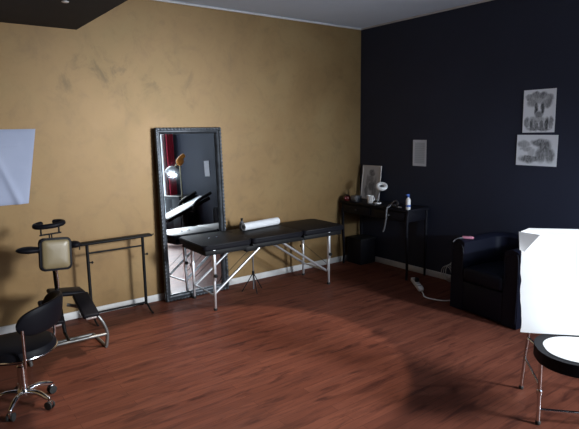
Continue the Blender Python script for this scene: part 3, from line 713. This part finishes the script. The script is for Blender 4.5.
tag(cl, 'bright white sheet draped over the tattoo chair backrest', 'sheet')
b = NB()
sheet(b, lambda u, v: P(.02 - .008 + .028 * (1 - v) * u - .012, -.072 + .105 * u * (1 - .75 * v) + .03 * v * .3, 1.034 - .105 * v - .01 * u), 10, 10, .002)
obj('corner_flap', b, SHEETW, cl)
b = NB()
CO = [(x * .87 + .004, y * .79 + .012) for x, y in rrect(CW, .445, .20, 12)]
lv = [(1.0, .4508), (1.0, .4525), (.9, .4535), (.6, .456), (.2, .457)]
rings = [[b.verts.new(P(.215 + y * s_, CW / 2 + x * s_, z)) for x, y in CO] for s_, z in lv]
for A, B in zip(rings, rings[1:]):
    for k in range(len(A)): b.faces.new((A[k], A[(k + 1) % len(A)], B[(k + 1) % len(A)], B[k]))
b.faces.new(rings[-1]); b.faces.new(rings[0][::-1])
tag(obj('seat_cover', b, SHEETW, loc=tuple(P(.215, CW / 2, .45))), 'white cover lying on the seat of the black tattoo chair', 'seat cover')

# ------------------------------------------------------------------ only in the mirror: reclined bed, floor lamp, dark stool
t = thing('treatment_bed', 'reclined black treatment bed seen in the mirror', 'treatment bed', (-.62, -3.95, 0))
TA = math.atan2(.30, .76)
b = NB(); box(b, (-.60, -3.95, .545), (.90, .46, .07), .025, 3, Matrix.Rotation(-TA, 3, 'Y')); obj('mattress', b, VINYL, t)
b = NB(); tube(b, [(-.60, -3.95, .03), (-.60, -3.95, .50)], .05, 20); lathe(b, [(.26, 0), (.26, .02), (.20, .035), (.06, .05)], (-.60, -3.95, 0), 28); obj('pedestal', b, BLACK, t)
for y in (-3.66, -4.24):
    b = NB(); tube(b, [(-.55, y, .50), (-.50, y, .66), (-.20, y, .80)], .03, 12, False, 5); obj('armrest', b, VINYL, t)
b = NB(); tube(b, [(-.55, -4.24, .50), (-.55, -3.66, .50)], .012, 8); obj('arm_bar', b, BLACK, t)
b = NB()
e1 = V((math.cos(TA), 0, math.sin(TA))); e3 = V((-math.sin(TA), 0, math.cos(TA)))
sheet(b, lambda u, v: V((-.60, -3.95, .545)) + e1 * ((u - .5) * .86) + V((0, (v - .5) * .30, 0)) + e3 * (.039 + .004 * math.sin(u * 21) * math.sin(v * 9)), 30, 16, .002)
tag(obj('bed_sheet', b, SHEETW, loc=(-.60, -3.95, .56)), 'white sheet on the reclined bed seen in the mirror', 'sheet')
t = thing('floor_lamp', 'floor lamp with white shade and orange joint seen in the mirror', 'lamp', (-.36, -4.50, 0))
b = NB(); lathe(b, [(.14, 0), (.14, .015), (.03, .03)], (-.36, -4.50, 0), 28); obj('base', b, BLACK, t)
b = NB(); tube(b, [(-.36, -4.50, .02), (-.36, -4.50, 1.36)], .010, 10); obj('pole', b, BRASS, t)
b = NB(); ellipsoid(b, (-.36, -4.48, 1.395), (.075, .06, .085), Matrix.Rotation(R(30), 3, 'Y'), 14); box(b, (-.32, -4.47, 1.475), (.13, .055, .08), .02, 2, Matrix.Rotation(R(-35), 3, 'Y')); obj('joint', b, ORANGE, t, label='orange joint')
b = NB(); tube(b, [(-.36, -4.48, 1.38), (-.44, -4.47, 1.34), (-.50, -4.46, 1.28)], .010, 10, False, 5); obj('arm', b, BRASS, t)
Q = V((0, 0, 1)).rotation_difference(V((.45, -.1, .8)).normalized()).to_matrix()
SHADE = mat('white_enamel', (.8, .85, .85), .4)
b = NB(); lathe(b, [(.125, -.09), (.118, -.03), (.085, .03), (.04, .055), (.03, .052), (.075, .024), (.108, -.03), (.118, -.088)], (-.53, -4.45, 1.245), 30, Q); obj('shade', b, SHADE, t)
t = thing('side_cabinet', 'dark low cabinet against the black wall, seen in the mirror', 'cabinet', (-.2, -4.62, 0))
b = NB(); box(b, (-.20, -4.95, .36), (.36, .70, .70), .01); obj('body', b, LACQ, t)
b = NB(); box(b, (-.205, -4.95, .72), (.38, .74, .025), .006); obj('cabinet_top', b, LACQ, t)
for y in (-4.78, -5.12):
    b = NB(); box(b, (-.375, y, .36), (.014, .325, .62), .004); dd = obj('door', b, LACQ, t)
    b = NB(); tube(b, [(-.386, y + .12 * (1 if y < -4.9 else -1), .40), (-.386, y + .12 * (1 if y < -4.9 else -1), .50)], .006, 8); obj('handle', b, CHROME, dd)

# soffit downlight and its fitting
t = thing('ceiling_spotlight', 'tiny white recessed spotlight in the dark soffit', 'light', (-3.612, -0.937, 2.462))
b = NB(); lathe(b, [(.020, -.006), (.024, -.004), (.024, 0)], (-3.612, -0.937, 2.462), 18); obj('rim', b, PLASW, t)

t = thing('ceiling_downlight_fitting', 'round white downlight set in the pale ceiling above the open floor', 'light', (-2.9, -1.65, 2.8))
b = NB(); tube(b, [(-2.9 + .05 * math.cos(R(a)), -1.65 + .05 * math.sin(R(a)), 2.796) for a in range(0, 360, 15)], .008, 8, True); obj('rim', b, PLASW, t)

# ------------------------------------------------------------------ light
def area(name, loc, rot, sx, sy, power, color):
    l = bpy.data.lights.new(name, 'AREA'); l.shape = 'RECTANGLE'; l.size = sx; l.size_y = sy; l.energy = power; l.color = color
    o = bpy.data.objects.new(name, l); COL.objects.link(o); o.location = loc; o.rotation_euler = rot; return o
area('sky_daylight', (.10, YF - 2.2, 2.6), (R(85), 0, R(14)), 1.0, 1.0, 730, (.93, .97, 1.0))
area('window_daylight', (cx, YF - .20, cz), (R(90), 0, 0), w_, h_, 47, (.72, .86, 1.0))
sp = bpy.data.lights.new('lamp_bulb', 'SPOT'); sp.energy = 850; sp.color = (.72, .85, 1.0); sp.spot_size = R(125); sp.spot_blend = .8; sp.shadow_soft_size = .06
so = bpy.data.objects.new('lamp_bulb', sp); COL.objects.link(so); so.location = (-.56, -4.38, 1.20)
so.rotation_euler = V((-.35, 1.0, -.12)).to_track_quat('-Z', 'Y').to_euler()
dl = bpy.data.lights.new('ceiling_downlight', 'SPOT'); dl.energy = 190; dl.color = (1.0, .86, .72); dl.spot_size = R(49.5); dl.spot_blend = .12; dl.shadow_soft_size = .02
do = bpy.data.objects.new('ceiling_downlight', dl); COL.objects.link(do); do.location = (-2.9, -1.65, 2.785)
w = bpy.data.worlds.new('sky'); scene.world = w; w.use_nodes = True
w.node_tree.nodes['Background'].inputs[0].default_value = (.8, .9, 1, 1); w.node_tree.nodes['Background'].inputs[1].default_value = .5

# ------------------------------------------------------------------ camera
cam = bpy.data.cameras.new('camera'); co = bpy.data.objects.new('camera', cam); COL.objects.link(co); scene.camera = co
cam.sensor_fit = 'HORIZONTAL'; cam.sensor_width = 36; cam.lens = 520.223 / 579 * 36; cam.clip_start = .05
yaw, pitch, roll = R(36.83475), R(-9.18223), R(-.80071)
f = V((math.sin(yaw) * math.cos(pitch), math.cos(yaw) * math.cos(pitch), math.sin(pitch))); r0 = V((math.cos(yaw), -math.sin(yaw), 0)); u0 = r0.cross(f)
r1 = r0 * math.cos(roll) + u0 * math.sin(roll); u1 = -r0 * math.sin(roll) + u0 * math.cos(roll)
co.matrix_world = Matrix(((r1.x, u1.x, -f.x, -4.59784), (r1.y, u1.y, -f.y, -4.65978), (r1.z, u1.z, -f.z, 1.61289), (0, 0, 0, 1)))

scene.view_settings.view_transform = 'Standard'; scene.view_settings.look = 'None'
scene.view_settings.gamma = 1; scene.view_settings.exposure = 0; scene.view_settings.use_curve_mapping = False
try:
    scene.cycles.use_denoising = True; scene.cycles.max_bounces = 8; scene.cycles.sample_clamp_indirect = 6
except Exception: pass
